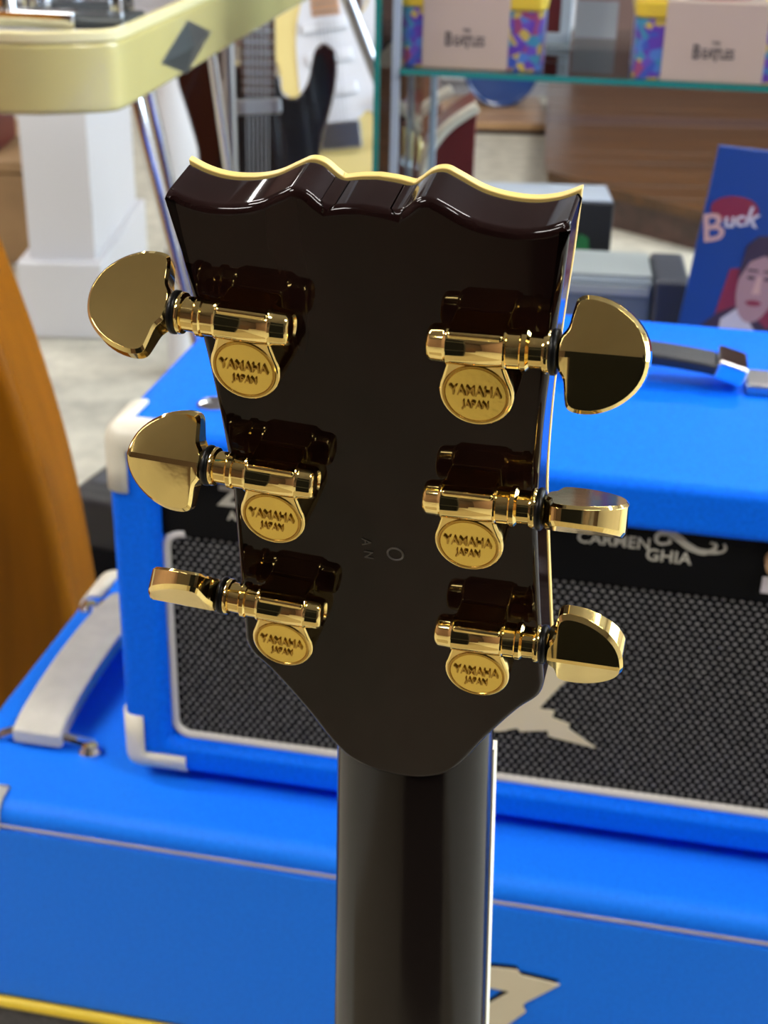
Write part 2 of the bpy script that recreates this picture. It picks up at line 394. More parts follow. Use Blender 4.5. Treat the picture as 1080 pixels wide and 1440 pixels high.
def tuner(U, V, s, splay, turn, side_name):
    T = GI @ HS @ Tr(U*mm_, V*mm_, 0) @ Rz(rad(splay))
    first = s not in meshes
    if first:
        h = obj('tuning_machine', housing_mesh(s), 'gold', guitar, bevel=.0007, seg=3, T=T)
        meshes[s] = {'h': h.data}
    else:
        h = obj('tuning_machine', meshes[s]['h'], None, guitar, bevel=.0007, seg=3, T=T)
    def part(key, maker, material, **k):
        if key not in meshes[s]:
            o = obj(key, maker(), material, h, **k); meshes[s][key] = o.data
        else: o = obj(key, meshes[s][key], material, h, **k)
        return o
    part('worm_barrel', lambda: barrel_bm(s), 'gold', angle=50)
    def disc():
        b_ = B(); lathe(b_, [(.0084, 0), (.0084, .0057), (.00865, .0056), (.00868, 0)], 40, Ry(-math.pi/2)); return b_
    part('cover_disc', disc, 'gold_satin')
    def ring():
        b_ = B(); tube(b_, [(.0060*math.cos(a), .0060*math.sin(a), .00845) for a in [k*math.pi/24 for k in range(48)]], .00034, 6, True); return b_
    part('cover_ring', ring, 'gold_letter')
    part('cover_lettering', lambda: text_bm('YAMAHA', .0027, .00032, sx=.86, bold=.00005, T=Tr(0, .0008, .0088)), 'gold_letter', smooth=False)
    part('cover_lettering_line', lambda: text_bm('JAPAN', .0020, .00030, sx=.86, bold=.00004, T=Tr(0, -.0021, .0088)), 'gold_letter', smooth=False)
    def wash():
        b_ = B(); lathe(b_, [(13.2*mm_*s, .002), (13.2*mm_*s, .0038), (13.6*mm_*s, .0042), (14.3*mm_*s, .0042), (14.7*mm_*s, .0038), (14.7*mm_*s, .002)], 28, Tr(0, YC, ZC)); return b_
    part('washer', wash, 'black_rubber', angle=60)
    bt = part('button', lambda: button_bm(s), 'gold', bevel=.0005, seg=3, angle=13, T=Tr(.0156*s, YC, ZC) @ Rx(rad(turn)))
for U, V, s, sp, tn in [(-22.3, 36, -1, -2.8, 125), (-20.5, 0, -1, -3, -33), (-21.9, -36.1, -1, -3, 42),
                        (22.3, 36, 1, 1, -30), (20.5, 0, 1, 1, 62), (21.9, -36, 1, .5, 5)]:
    tuner(U, V, s, sp, tn, '')

# ------------------------------------------------------------------ amplifier head and cabinet (turned 10.8 degrees)
YAW = rad(10.8)
AW = Vector((math.cos(YAW), -math.sin(YAW), 0)); AD = Vector((math.sin(YAW), math.cos(YAW), 0))
def aw(x, d, z=0): return AW*x + AD*d + Vector((0, 0, z))
def rbox_pts(x0, x1, y0, y1, r, n=6):
    pts = []
    for cx_, cy_, a0 in ((x1-r, y1-r, 0), (x0+r, y1-r, 90), (x0+r, y0+r, 180), (x1-r, y0+r, 270)):
        for k in range(n+1):
            a = rad(a0+90*k/n); pts.append((cx_+r*math.cos(a), cy_+r*math.sin(a)))
    return pts
def corner(parent, x, y, z, sx, sy, sz, L=.038, Wd=.0125, t=.0012, r=.0095):
    """moulded corner guard: a thin rounded shell over one corner, cut back to straps along its three edges"""
    bm = B(); box(bm, -t, L, -t, L, -t, L)
    es = [e for e in bm.edges if sum(1 for i in range(3) if abs(e.verts[0].co[i]+t) < 1e-6 and abs(e.verts[1].co[i]+t) < 1e-6) == 2]
    bmesh.ops.bevel(bm, geom=es, offset=r, offset_type='OFFSET', segments=5, profile=.5, affect='EDGES')
    bmesh.ops.delete(bm, geom=[f for f in bm.faces if any(all(abs(v.co[i]-L) < 1e-6 for v in f.verts) for i in range(3))], context='FACES')
    for i in range(3):
        no = [0, 0, 0]; no[i] = 1; co = [0, 0, 0]; co[i] = Wd
        bmesh.ops.bisect_plane(bm, geom=bm.verts[:]+bm.edges[:]+bm.faces[:], plane_co=co, plane_no=no)
        co[i] = Wd*1.8
        bmesh.ops.bisect_plane(bm, geom=bm.verts[:]+bm.edges[:]+bm.faces[:], plane_co=co, plane_no=no)
    def cut(f):
        c = f.calc_center_median(); k = sorted(c)
        return k[1] > Wd and not (k[2] < Wd*1.8 and False)
    bmesh.ops.delete(bm, geom=[f for f in bm.faces if cut(f)], context='FACES')
    bmesh.ops.transform(bm, matrix=Matrix.Diagonal((sx, sy, sz, 1)), verts=bm.verts)
    o = obj('corner_guard', bm, 'cream_plastic', parent, T=Tr(x, y, z), angle=60)
    sd = o.modifiers.new('thick', 'SOLIDIFY'); sd.thickness = .0022; sd.offset = 0
    return o
HW, HD, HH = .272, .263, .225
cabz = .530
head = thing('amplifier_head', 'bright blue guitar amplifier head with black control panel, resting on the blue cabinet', 'amplifier', aw(-.012, .669, cabz), -YAW)
z0 = 0.0
bm = B(); TH = .0275
# shell of four boards with rounded corners
outer = rbox_pts(-HW, HW, z0, HH, .010); inner = rbox_pts(-HW+TH, HW-TH, z0+.0205, HH-.029, .006)
for y0_, y1_ in ((0, HD),):
    A = [bm.verts.new((x, y0_, z)) for x, z in outer]; A2 = [bm.verts.new((x, y1_, z)) for x, z in outer]
    I = [bm.verts.new((x, y0_, z)) for x, z in inner]; I2 = [bm.verts.new((x, y1_, z)) for x, z in inner]
    n = len(outer)
    for i in range(n):
        j = (i+1) % n
        bm.faces.new((A[i], A[j], A2[j], A2[i])); bm.faces.new((I[i], I2[i], I2[j], I[j])); bm.faces.new((A[i], I[i], I[j], A[j])); bm.faces.new((A2[i], A2[j], I2[j], I2[i]))
shell = obj('shell', bm, 'tolex', head, bevel=.007, seg=4)
bm = B(); box(bm, -HW+TH-.002, HW-TH+.002, .011, .03, z0+.018, .161); baffle = obj('grille_cloth', bm, 'grille_cloth', head)
bm = B(); box(bm, -HW+TH-.002, HW-TH+.002, .009, .03, .1590, HH-.027); panel = obj('control_panel', bm, 'panel_black', head)
# woven dots of the grille cloth
bm = B(); r_ = 0; z = .0245
while z < .158:
    x = -HW+TH+.006 + (.00235 if r_ % 2 else 0)
    while x < HW-TH-.006:
        jx, jz = random.uniform(-.0002, .0002), random.uniform(-.00015, .00015)
        vs = [bm.verts.new((x+jx+a, .0109+dy, z+jz+b)) for a, b, dy in ((-.00135, 0, 0), (-.0007, -.0008, 0), (.0007, -.0008, 0), (.00135, 0, 0), (.0007, .0008, 0), (-.0007, .0008, 0))]
        c_ = bm.verts.new((x+jx, .0095, z+jz))
        for k_ in range(6): bm.faces.new((vs[k_], vs[(k_+1) % 6], c_))
        x += .0047
    z += .0033; r_ += 1
o = obj('grille_weave', bm, 'grille_dot', head, angle=80); o['kind'] = 'stuff'
# white piping round the grille, open under the control panel
bm = B(); xl = -HW+TH+.0012; zb = z0+.0222; zt_ = .1595; r = .010
path = [(-xl*0+xl+.012, .0105, zt_)] + [(xl+r-r*math.cos(a), .0105, zt_-r+r*math.sin(a)) for a in [rad(80-20*k) for k in range(5)]]
path += [(xl+r-r*math.cos(a), .0105, zb+r-r*math.sin(a)) for a in [rad(18*k) for k in range(6)]]
path += [(-x, y, z) for x, y, z in path[::-1]]
tube(bm, path, .0027, 10); obj('grille_piping', bm, 'piping_white', head)
# jagged cream emblem on the grille: world measures taken on the grille plane, x from the head's centre
def emblem(parent, y, ox, oz, pts, material, th, name):
    bm = B(); prism(bm, [(x+ox, z+oz) for x, z in pts], 0, th, frame((0, y, 0), (1, 0, 0), (0, 0, 1), (0, -1, 0))); return obj(name, bm, material, parent, smooth=False)
Zh = [(-.0035, -.4773), (-.0196, -.4667), (-.0191, -.4636), (-.0294, -.4610), (-.0284, -.4560), (-.0373, -.4559), (-.0265, -.4389), (-.0225, -.4340), (-.0245, -.4300), (-.0120, -.4150), (-.0400, -.4130), (-.0420, -.4160), (-.0650, -.4120), (-.0670, -.4150), (-.1000, -.4080),
      (-.0830, -.4230), (-.0800, -.4210), (-.0560, -.4255), (-.0530, -.4235), (-.0700, -.4480), (-.0670, -.4520), (-.0850, -.4730), (-.0591, -.4749), (-.0485, -.4707), (-.0469, -.4729), (-.0315, -.4696), (-.0305, -.4734)]
emblem(head, .0095, .012, .530, Zh[::-1], 'logo_cream', .0012, 'emblem')
# printing on the panel
def ptext(s, x, z, size, parent=panel, y=.0088, **k):
    bm = text_bm(s, size, .0001, T=frame((x, y, z), (1, 0, 0), (0, 0, 1), (0, -1, 0)), **k); return obj('lettering', bm, 'print_cream', parent, smooth=False)
ptext('CARMEN', -.0055+.012, .530-.3448, .0098, sx=.98, bold=.00008)
ptext('GHIA', .0236+.012, .530-.3508, .0100, sx=1.0, bold=.0001)
ptext('Z', -.2160+.012, .530-.3440, .016, sx=1.2, bold=.0008)
ptext('AMPS', -.2085+.012, .530-.3555, .0076, sx=1.0, bold=.0002)
bm = B()
def sweep(p, rs): 
    q = spline(p, 6, False); n = len(q); L_, R_ = [], []
    for i, (x, z) in enumerate(q):
        x2, z2 = q[min(i+1, n-1)]; x1, z1 = q[max(i-1, 0)]; d = math.hypot(x2-x1, z2-z1); nx, nz = -(z2-z1)/d, (x2-x1)/d
        r = rs[min(len(rs)-1, int(i/(n-1)*(len(rs)-1)+.5))]
        L_.append((x+.012+nx*r, z+.5345+nz*r)); R_.append((x+.012-nx*r, z+.5345-nz*r))
    for i in range(n-1): prism(bm, [L_[i], L_[i+1], R_[i+1], R_[i]], 0, .0002, frame((0, .0088, 0), (1, 0, 0), (0, 0, 1), (0, -1, 0)))
sweep([(.0160, -.3462), (.0170, -.3425), (.0215, -.3408), (.0270, -.3432), (.0330, -.3475), (.0400, -.3500), (.0455, -.3485), (.0470, -.3452), (.0440, -.3440)], [.0008, .0012, .0019, .0021, .0020, .0017, .0012, .0009, .0006])
sweep([(.0160, -.3462), (.0190, -.3480), (.0235, -.3465), (.0225, -.3445)], [.0008, .0008, .0006])
sweep([(.0440, -.3498), (.0500, -.3490), (.0520, -.3465), (.0508, -.3440)], [.0010, .0007, .0006])
obj('flourish', bm, 'print_cream', panel)
for i in range(4):
    bm = B(); lathe(bm, [(0, .0062), (.009, .0060), (.0100, .005), (.0100, 0)], 20, Tr(.0905+.032*i, .009, .530-.3455) @ Rz(-math.pi/2)); obj('knob', bm, 'tan', head)
    bm = B(); box(bm, .0848+.032*i, .0948+.032*i, .0086, .0092, .530-.3655, .530-.3560); obj('knob_label', bm, 'lp_white', panel)
for sx in (-1, 1):
    for sy in (-1, 1):
        for sz in (-1, 1):
            corner(head, sx*HW, 0 if sy < 0 else HD, z0 if sz < 0 else HH, -sx, -sy, -sz)
for sx in (-1, 1):
    for y in (.04, HD-.04):
        bm = B(); lathe(bm, [(-.0105, .012), (-.002, .015), (.002, .016)], 20, Tr(sx*(HW-.07), y, 0) @ Ry(-math.pi/2)); obj('foot', bm, 'black_rubber', head)
for sx in (-1, 1):
    bm = B(); lathe(bm, [(0, .0098), (.0012, .0098), (.0028, .0075), (.0036, .004), (.0036, 0)], 24, Tr(sx*.223, .044, HH) @ Ry(-math.pi/2)); obj('chrome_stud', bm, 'chrome', head)
# strap handle with chrome ends
hd = .150
bm = B(); arc = [(x, .0205-.013*(x/.075)**2*.55) for x in [(-.055+.11*k/14) for k in range(15)]]
for (x, z), (x2, z2) in zip(arc, arc[1:]): pass
prism(bm, [(x, HH+z) for x, z in arc] + [(x, HH+z-.0075) for x, z in arc[::-1]], -.013, .013, frame((0, hd, 0), (1, 0, 0), (0, 0, 1), (0, -1, 0)))
hnd = obj('handle', bm, 'black_strap', head, bevel=.0025)
for s in (-1, 1):
    bm = B(); box(bm, -.009, .009, -.0155, .0155, -.006, .006, Tr(s*.0625, hd, HH+.0125) @ Ry(s*rad(14))); obj('handle_end', bm, 'chrome', hnd, bevel=.002)
    bm = B(); box(bm, -.011, .011, -.014, .014, -.0035, .0035, Tr(s*.083, hd, HH+.0035)); obj('handle_bracket', bm, 'steel', hnd, bevel=.002)

cab = thing('speaker_cabinet', 'wide blue speaker cabinet with cream strap handle, under the blue amplifier head', 'cabinet', aw(-.02, .624, 0), -YAW)
KW, KD, KH = .378, .298, cabz-.0105
bm = B(); box(bm, -KW, KW, .003, KD, .012, KH); obj('shell', bm, 'tolex_cab', cab, bevel=.011, seg=5)
bm = B(); box(bm, -KW+.012, KW-.012, .0, .006, .368, KH-.016); front = obj('front_panel', bm, 'tolex_cab', cab, bevel=.002)
bm = B(); tube(bm, [(x, .0, KH-.0125) for x in [-KW+.012+(2*KW-.024)*k/20 for k in range(21)]], .0011, 8); obj('top_piping', bm, 'piping_grey', cab)
bm = B(); tube(bm, [(x, -.001, .3635) for x in [-KW+.012+(2*KW-.024)*k/20 for k in range(21)]], .0038, 8); obj('lower_piping', bm, 'piping_yellow', cab)
bm = B(); box(bm, -KW+.012, KW-.012, .0005, .006, .03, .362); obj('grille', bm, 'grille_grey', cab)
Zc = [(-.0521-.075, -.5905), (-.085, -.5965), (-.083, -.5935), (-.0521, -.5949), (-.0337, -.5937), (-.0314, -.597), (-.0089, -.5992), (-.0273, -.6169), (-.0291, -.6201), (-.0268, -.624), (-.0384, -.639), (-.0500, -.6500), (-.0470, -.6540), (-.0650, -.6720), (-.020, -.6690), (-.0800, -.6850), (-.1050, -.6780), (-.0760, -.6480), (-.0790, -.6440), (-.0505, -.6249), (-.0367, -.6107), (-.0513, -.6100), (-.085, -.6105), (-.087, -.6070)]
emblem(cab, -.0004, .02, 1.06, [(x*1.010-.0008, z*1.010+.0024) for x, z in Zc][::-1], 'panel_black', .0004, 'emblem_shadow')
emblem(cab, -.0008, .02, 1.06, [(x*1.010, z*1.010) for x, z in Zc][::-1], 'logo_cream', .0010, 'emblem')
for sx in (-1, 1):
    for sy in (-1, 1):
        for sz in (-1, 1):
            corner(cab, sx*KW, .003 if sy < 0 else KD, .012 if sz < 0 else KH, -sx, -sy, -sz, L=.048, Wd=.0165, t=.0014, r=.012)
for sx in (-1, 1):
    for y in (.05, KD-.05):
        bm = B(); lathe(bm, [(0, .013), (.010, .016), (.014, .017)], 20, Tr(sx*(KW-.08), y, 0) @ Ry(-math.pi/2)); obj('foot', bm, 'black_rubber', cab)
# cream strap handle running front to back near the left edge of the top
hx = -.350+.02
y0_, y1_ = .060, .240
n_ = 16; arc = []
for k in range(n_+1):
    t = k/n_; y = y0_+(y1_-y0_)*t; arc.append((y, .005+.011*math.sin(math.pi*min(1, max(0, t)))**.6))
bm = B(); prism(bm, [(y, KH+z+.0085) for y, z in arc]+[(y, KH+z-.002) for y, z in arc[::-1]], -.0165, .0165, frame((hx, 0, 0), (0, 1, 0), (0, 0, 1), (1, 0, 0)))
h = obj('strap_handle', bm, 'cream_leather', cab, bevel=.002)
for y in (y0_+.006, y1_-.006):
    bm = B(); tube(bm, [(hx-.026, y, KH+.004), (hx-.018, y, KH+.008), (hx+.018, y, KH+.008), (hx+.026, y+.002, KH+.005), (hx+.034, y+.004, KH+.003)], .0036, 8); obj('handle_pin', bm, 'chrome', h)
    for s in (-1, 1):
        bm = B(); lathe(bm, [(0, .0075), (.003, .0075), (.0062, .005), (.0070, 0)], 18, Tr(hx+s*.034, y-.002, KH) @ Ry(-math.pi/2)); obj('handle_screw', bm, 'chrome', h)

# ------------------------------------------------------------------ black amplifier behind, amber instrument body beside the cabinet
t = thing('black_amplifier', 'plain black amplifier standing on the floor behind the blue cabinet', 'amplifier', (at(88, 688, 1.5).x, 1.50, 0), -rad(20))
bz = at(88, 688, 1.5).z
bm = B(); box(bm, 0, .25, 0, .18, .015, bz); obj('shell', bm, 'black_vinyl', t, bevel=.02, seg=4)
bm = B(); box(bm, .03, .22, -.004, .004, .06, bz-.07); obj('front_grille', bm, 'grille_cloth', t)
bm = B(); box(bm, .02, .23, .03, .155, bz-.004, bz+.002); obj('top_panel', bm, 'slate_vinyl', t, bevel=.002)
for x in (.03, .22):
    for y in (.03, .15):
        bm = B(); lathe(bm, [(0, .014), (.016, .016)], 14, Tr(x, y, 0) @ Ry(-math.pi/2)); obj('foot', bm, 'black_rubber', t)
t = thing('wooden_instrument', 'tall amber varnished wooden instrument body standing left of the blue cabinet', 'instrument', (-.47, 1.04, 0))
hf = [(0, .025), (.10, .04), (.165, .09), (.205, .17), (.219, .28), (.222, .39), (.217, .483), (.207, .572), (.192, .650), (.178, .707), (.160, .77), (.140, .84), (.115, .90), (.07, .945), (0, .96)]
ol = spline(hf + [(-x, z) for x, z in hf[-2:0:-1]], 4)
bm = B(); prism(bm, ol, -.055, .045, frame((0, 0, 0), (1, 0, 0), (0, 0, 1), (0, -1, 0))); bd = obj('body', bm, 'amber_wood', t, bevel=.012, seg=4)
bm = B(); lathe(bm, [(0, .055), (.002, .055), (.003, .05), (.003, 0)], 32, Tr(0, -.0455, .60) @ Rz(-math.pi/2)); obj('sound_hole_ring', bm, 'dark_wood', bd)
bm = B(); box(bm, -.028, .028, -.06, -.040, .93, 1.40); obj('neck', bm, 'dark_wood', t, bevel=.006)
bm = B(); box(bm, -.05, .05, -.058, -.0445, .33, .355); obj('bridge', bm, 'dark_wood', t, bevel=.003)
bm = B(); lathe(bm, [(0, .012), (.026, .016)], 14, Ry(-math.pi/2)); obj('end_pin', bm, 'black_rubber', t)

# ------------------------------------------------------------------ console steel guitar
LD = Vector((.142, .99, 0)).normalized(); LN = Vector((LD.y, -LD.x, 0))
cz0, cz1 = .837, .900
t = thing('console_steel_guitar', 'cream console steel guitar with a grey diamond ornament, standing on chrome legs', 'guitar', (-.26, 1.6, 0))
def loc2(p): return (p[0]+.26, p[1]-1.6)
pts = [(-.2135, 1.170), (-.2175, 1.155), (-.226, 1.1465), (-.250, 1.137), (-.275, 1.1285), (-.31, 1.128), (-.36, 1.138), (-.40, 1.158), (-.428, 1.20), (-.36, 1.70), (-.31, 2.03), (-.095, 2.0), (-.132, 1.761), (-.185, 1.37)]
pts = [loc2(p) for p in pts]
bm = B(); prism(bm, pts, cz0, cz1-.008); obj('body', bm, 'cream_lacquer', t, bevel=.005, seg=3)
cxm = sum(p[0] for p in pts)/len(pts); cym = sum(p[1] for p in pts)/len(pts)
inn = [(cxm+(x-cxm)*.90, cym+(y-cym)*.965) for x, y in pts]
bm = B(); n = len(pts)
A = [bm.verts.new((x, y, cz1-.009)) for x, y in pts]; A1 = [bm.verts.new((x, y, cz1)) for x, y in pts]
I = [bm.verts.new((x, y, cz1-.009)) for x, y in inn]; I1 = [bm.verts.new((x, y, cz1)) for x, y in inn]
for i in range(n):
    j = (i+1) % n
    for q in ((A[i], A[j], A1[j], A1[i]), (A1[i], A1[j], I1[j], I1[i]), (I1[i], I1[j], I[j], I[i]), (I[i], I[j], A[j], A[i])): bm.faces.new(q)
obj('rim', bm, 'cream_edge', t, bevel=.002)
bm = B(); prism(bm, inn, cz1-.0085, cz1-.006); obj('top_panel', bm, 'grey_panel', t)
dc = on(267, 63, .868); dcx = Vector((-.185, 1.37, 0)); 
dc = dcx - LD*0.028; dc.z = .8600
F = frame(dc - t.location, LD, (0, 0, 1), LN)
bm = B(); vs = [bm.verts.new(p) for p in ((-.085, -.002, .0), (0.004, .023, .0), (.085, .002, .0), (-.004, -.023, .0), (0, 0, .006))]
for i in range(4): bm.faces.new((vs[i], vs[(i+1) % 4], vs[4]))
bm.faces.new(vs[3::-1]); bmesh.ops.transform(bm, matrix=F, verts=bm.verts); obj('diamond_ornament', bm, 'oxide', t, smooth=False)
for (a, b, Y, mt_) in (((194, 150), (243, 345), 1.22, 'chrome'), ((212, 142), (274, 425), 1.36, 'chrome'), ((-110, 161), (-170, 345), 1.26, 'chrome'), ((300, 90), (330, 300), 1.9, 'chrome')):
    p0 = at(*a, Y); p1 = at(*b, Y); d_ = (p1-p0)/(p0.z-p1.z); top = p0 + d_*(p0.z-cz0-.002); bot = p0 + d_*(p0.z-.004)
    bm = B(); tube(bm, [top-t.location, (top+bot)/2-t.location, bot-t.location], [.0062, .0058, .0055], 14); lg = obj('leg', bm, mt_, t)
    bm = B(); lathe(bm, [(0, .011), (.018, .010), (.022, .006)], 14, Tr(*(bot-t.location+Vector((0, 0, -.004)))) @ Ry(-math.pi/2)); obj('rubber_foot', bm, 'black_rubber', lg)
def steel(name, p, sx, sy, sz, mt_, rz=0, bv=.004):
    bm = B(); box(bm, -sx/2, sx/2, -sy/2, sy/2, 0, sz, Tr(p[0]+.26, p[1]-1.6, cz1-.0065) @ Rz(rz)); return obj(name, bm, mt_, t, bevel=bv)
ra = -rad(8)
steel('pickup', (-.262, 1.235), .085, .036, .026, 'chrome', ra); steel('pickup_base', (-.262, 1.225), .10, .06, .010, 'oxide', ra)
steel('bridge', (-.30, 1.175), .10, .016, .018, 'chrome', ra, .003)
for x in (-.345, -.325): 
    bm = B(); lathe(bm, [(0, .010), (.016, .0105), (.03, .008), (.032, 0)], 18, Tr(x+.26+.015, 1.185-1.6, cz1-.006) @ Ry(-math.pi/2)); obj('knob', bm, 'chrome', t)
steel('control_plate', (-.35, 1.30), .05, .10, .006, 'black_gloss', ra, .002)

# ------------------------------------------------------------------ electric guitars standing behind
def small_guitar(name, label, Y, px_c, z_mid, tilt, cols, px_ref=150, lean=rad(6), flip=1, neck_mat='rosewood'):
    """solid-body guitar, front to the camera; local x across, z up from the middle of its body"""
    base = at(px_c, px_ref, Y); t = thing(name, label, 'guitar', (base.x, Y, z_mid-.245))
    K = Tr(0, 0, .245) @ Ry(tilt) @ Rx(-lean) @ frame((0, 0, 0), (1, 0, 0), (0, 0, 1), (0, -1, 0))
    o = [(.028, .135), (.036, .105), (.060, .100), (.078, .125), (.088, .170), (.104, .182), (.122, .165), (.120, .11), (.101, .03), (.098, -.02), (.118, -.075), (.152, -.135), (.152, -.19), (.115, -.232), (.05, -.245), (-.04, -.245), (-.11, -.230), (-.150, -.185), (-.150, -.13), (-.112, -.06), (-.096, 0), (-.112, .07), (-.128, .13), (-.118, .185), (-.085, .202), (-.05, .18), (-.032, .145)]
    o = spline([(x*flip, y) for x, y in o], 4)
    bm = B(); prism(bm, o, -.022, .022, K); obj('body', bm, cols[0], t, bevel=.007)
    g = [(.027, .130), (.040, .10), (.062, .098), (.080, .12), (.090, .16), (.104, .160), (.112, .11), (.094, .03), (.092, -.03), (.107, -.08), (.10, -.11), (.06, -.07), (.035, -.085), (-.045, -.085), (-.062, -.05), (-.06, .06), (-.045, .12), (-.028, .135)]
    bm = B(); prism(bm, spline([(x*flip, y) for x, y in g], 3), .0222, .0245, K); guard = obj('pickguard', bm, cols[1], t)
    for y, h_ in (((.085, .024), (-.030, .024)) if cols[1] == 'black_gloss' else ((.085, .020), (.030, .020), (-.030, .020))):
        bm = B(); box(bm, -.042, .042, y-h_/2, y+h_/2, .0245, .0315, K @ Rz(.06)); obj('pickup', bm, cols[2], guard, bevel=.004)
    bm = B(); box(bm, -.042, .042, -.135, -.085, .0225, .034, K); obj('bridge', bm, 'steel', t, bevel=.003)
    for x, y in ((.085, -.055), (.10, -.09), (.085, -.125)):
        bm = B(); lathe(bm, [(.024, .011), (.038, .009), (.038, 0)], 16, K @ Tr(x*flip, y, 0) @ Ry(-math.pi/2)); obj('knob', bm, cols[3], t)
    bm = B(); prism(bm, [(-.027, .10), (.027, .10), (.0215, .60), (-.0215, .60)], -.002, .026, K); nk = obj('neck', bm, neck_mat, t, bevel=.004)
    for i in range(21):
        y = .110 + .0130*(1.05**i-1)/.05
        if y > .59: break
        bm = B(); box(bm, -.0245, .0245, y-.0012, y+.0012, .026, .0275, K); obj('fret', bm, 'steel', nk)
    bm = B(); prism(bm, [(-.022, .60), (.022, .60), (.04, .64), (.035, .77), (-.01, .79), (-.035, .74), (-.03, .64)], -.006, .010, K); obj('headstock', bm, neck_mat, t, bevel=.003)
    for i in range(6):
        x = -.0165+.0066*i; bm = B(); tube(bm, [K @ Vector((x, -.11, .036)), K @ Vector((x, .62, .031))], .0006, 4); obj('string', bm, 'steel', t)
    # folding stand under it
    b0 = K @ Vector((0, -.245, 0))
    st = thing('guitar_stand', label[1] if False else 'black tubular stand holding the ' + label.split(' electric')[0] + ' electric guitar', 'stand', (base.x, Y+.02, 0))
    zt = z_mid-.245+b0.z-.030
    for dx, dy in ((-.16, -.10), (.16, -.10), (0, .18)):
        bm = B(); tube(bm, [(b0.x, 0, zt), (b0.x+dx, dy, .008)], .007, 10); obj('leg', bm, 'black_rubber', st)
    bm = B(); tube(bm, [(b0.x-.07, -.045, zt+.012), (b0.x-.07, -.02, zt), (b0.x+.07, -.02, zt), (b0.x+.07, -.045, zt+.012)], .008, 8); obj('cradle', bm, 'black_rubber', st)
    return t
small_guitar('electric_guitar', 'dark burgundy electric guitar with black pickguard behind the steel guitar', 2.3, 364, .545, rad(0), ('burgundy', 'black_gloss', 'steel', 'steel'))
small_guitar('electric_guitar', 'cream electric guitar with white pickguard beside the glass case', 2.72, 468, .615, rad(-7), ('strat_cream', 'guard_white', 'guard_white', 'guard_white'), neck_mat='maple')
q = at(246, 200, 2.75)
o = B(); lathe(o, [(0, .034), (.02, .034), (.10, .030), (.30, .028), (q.z-.08, .046), (q.z, .052), (q.z+.06, .049), (q.z+.16, .030), (q.z+.26, .024), (q.z+.28, .028), (q.z+.28, .022), (q.z+.20, .018), (q.z+.20, 0)], 32, Ry(-math.pi/2))
tag(obj('floor_vase', o, 'white_paint', T=Tr(q.x, 2.75, 0)), 'tall slim white floor vase between the chrome legs and the burgundy guitar', 'vase')
t = thing('microphone_stand', 'upright metal pole on a round base in front of the burgundy guitar', 'stand', (-.238, 2.16, 0))
bm = B(); lathe(bm, [(0, .11), (.012, .11), (.02, .03), (.03, .015)], 28, Ry(-math.pi/2)); obj('base', bm, 'steel', t, bevel=.002)
bm = B(); tube(bm, [(0, 0, .02), (-.006, 0, .5), (-.008, 0, 1.15)], .0105, 14); obj('pole', bm, 'steel', t)
t = thing('tubular_stand', 'slanted dark metal stand tube beside the cream electric guitar', 'stand', (.02, 2.3, 0))
p0, p1 = at(478, -30, 2.3)-t.location, at(534, 115, 2.3)-t.location; d_ = (p1-p0)/(p0.z-p1.z)
bm = B(); tube(bm, [p0, p0+d_*(p0.z-.006)], .0105, 12); obj('tube', bm, 'steel', t)
bm = B(); q = p0+d_*(p0.z-.006); lathe(bm, [(0, .016), (.02, .015)], 14, Tr(q.x, q.y, 0) @ Ry(-math.pi/2)); obj('foot', bm, 'black_rubber', t)

# ------------------------------------------------------------------ glass display case with tins
GY = rad(8.1); S0 = Vector((.003, 1.45, 0))
case = thing('display_case', 'glass display case with metal posts and green-edged glass shelves', 'display case', S0, -GY)
SZ = .828; CWd, CDp = .66, .36
bm = B(); box(bm, -.02, CWd, 0, CDp, 0, .22); obj('base', bm, 'white_paint', case, bevel=.004)
for z in (SZ, SZ+.36, SZ-.36):
    bm = B(); box(bm, .002, CWd-.004, .0025, CDp-.004, z-.005, z); sh = obj('shelf', bm, 'glass', case)
    bm = B(); box(bm, .002, CWd-.004, .0, .0024, z-.0052, z+.0002); obj('shelf_edge', bm, 'glass_edge', sh)
for x in (-.0035, CWd-.005):
    for y in (.012, CDp-.01):
        bm = B(); box(bm, x-.004, x+.004, y-.004, y+.004, .22, 1.75); obj('post', bm, 'silver_blue', case, bevel=.001)
bm = B(); box(bm, -.0225, -.0175, -.003, CDp, .22, 1.75); gp = obj('side_pane', bm, 'glass', case)
bm = B(); box(bm, -.0230, -.0170, -.0055, -.0031, .22, 1.75); obj('pane_edge', bm, 'glass_edge', gp)
bm = B(); box(bm, CWd, CWd+.005, -.003, CDp, .22, 1.75); obj('side_pane', bm, 'glass', case)
bm = B(); box(bm, -.02, CWd, 0, CDp, 1.75, 1.80); obj('top_board', bm, 'white_paint', case, bevel=.004)
def cw(x, y, z): return S0 + Vector((x*math.cos(GY)+y*math.sin(GY), -x*math.sin(GY)+y*math.cos(GY), z))
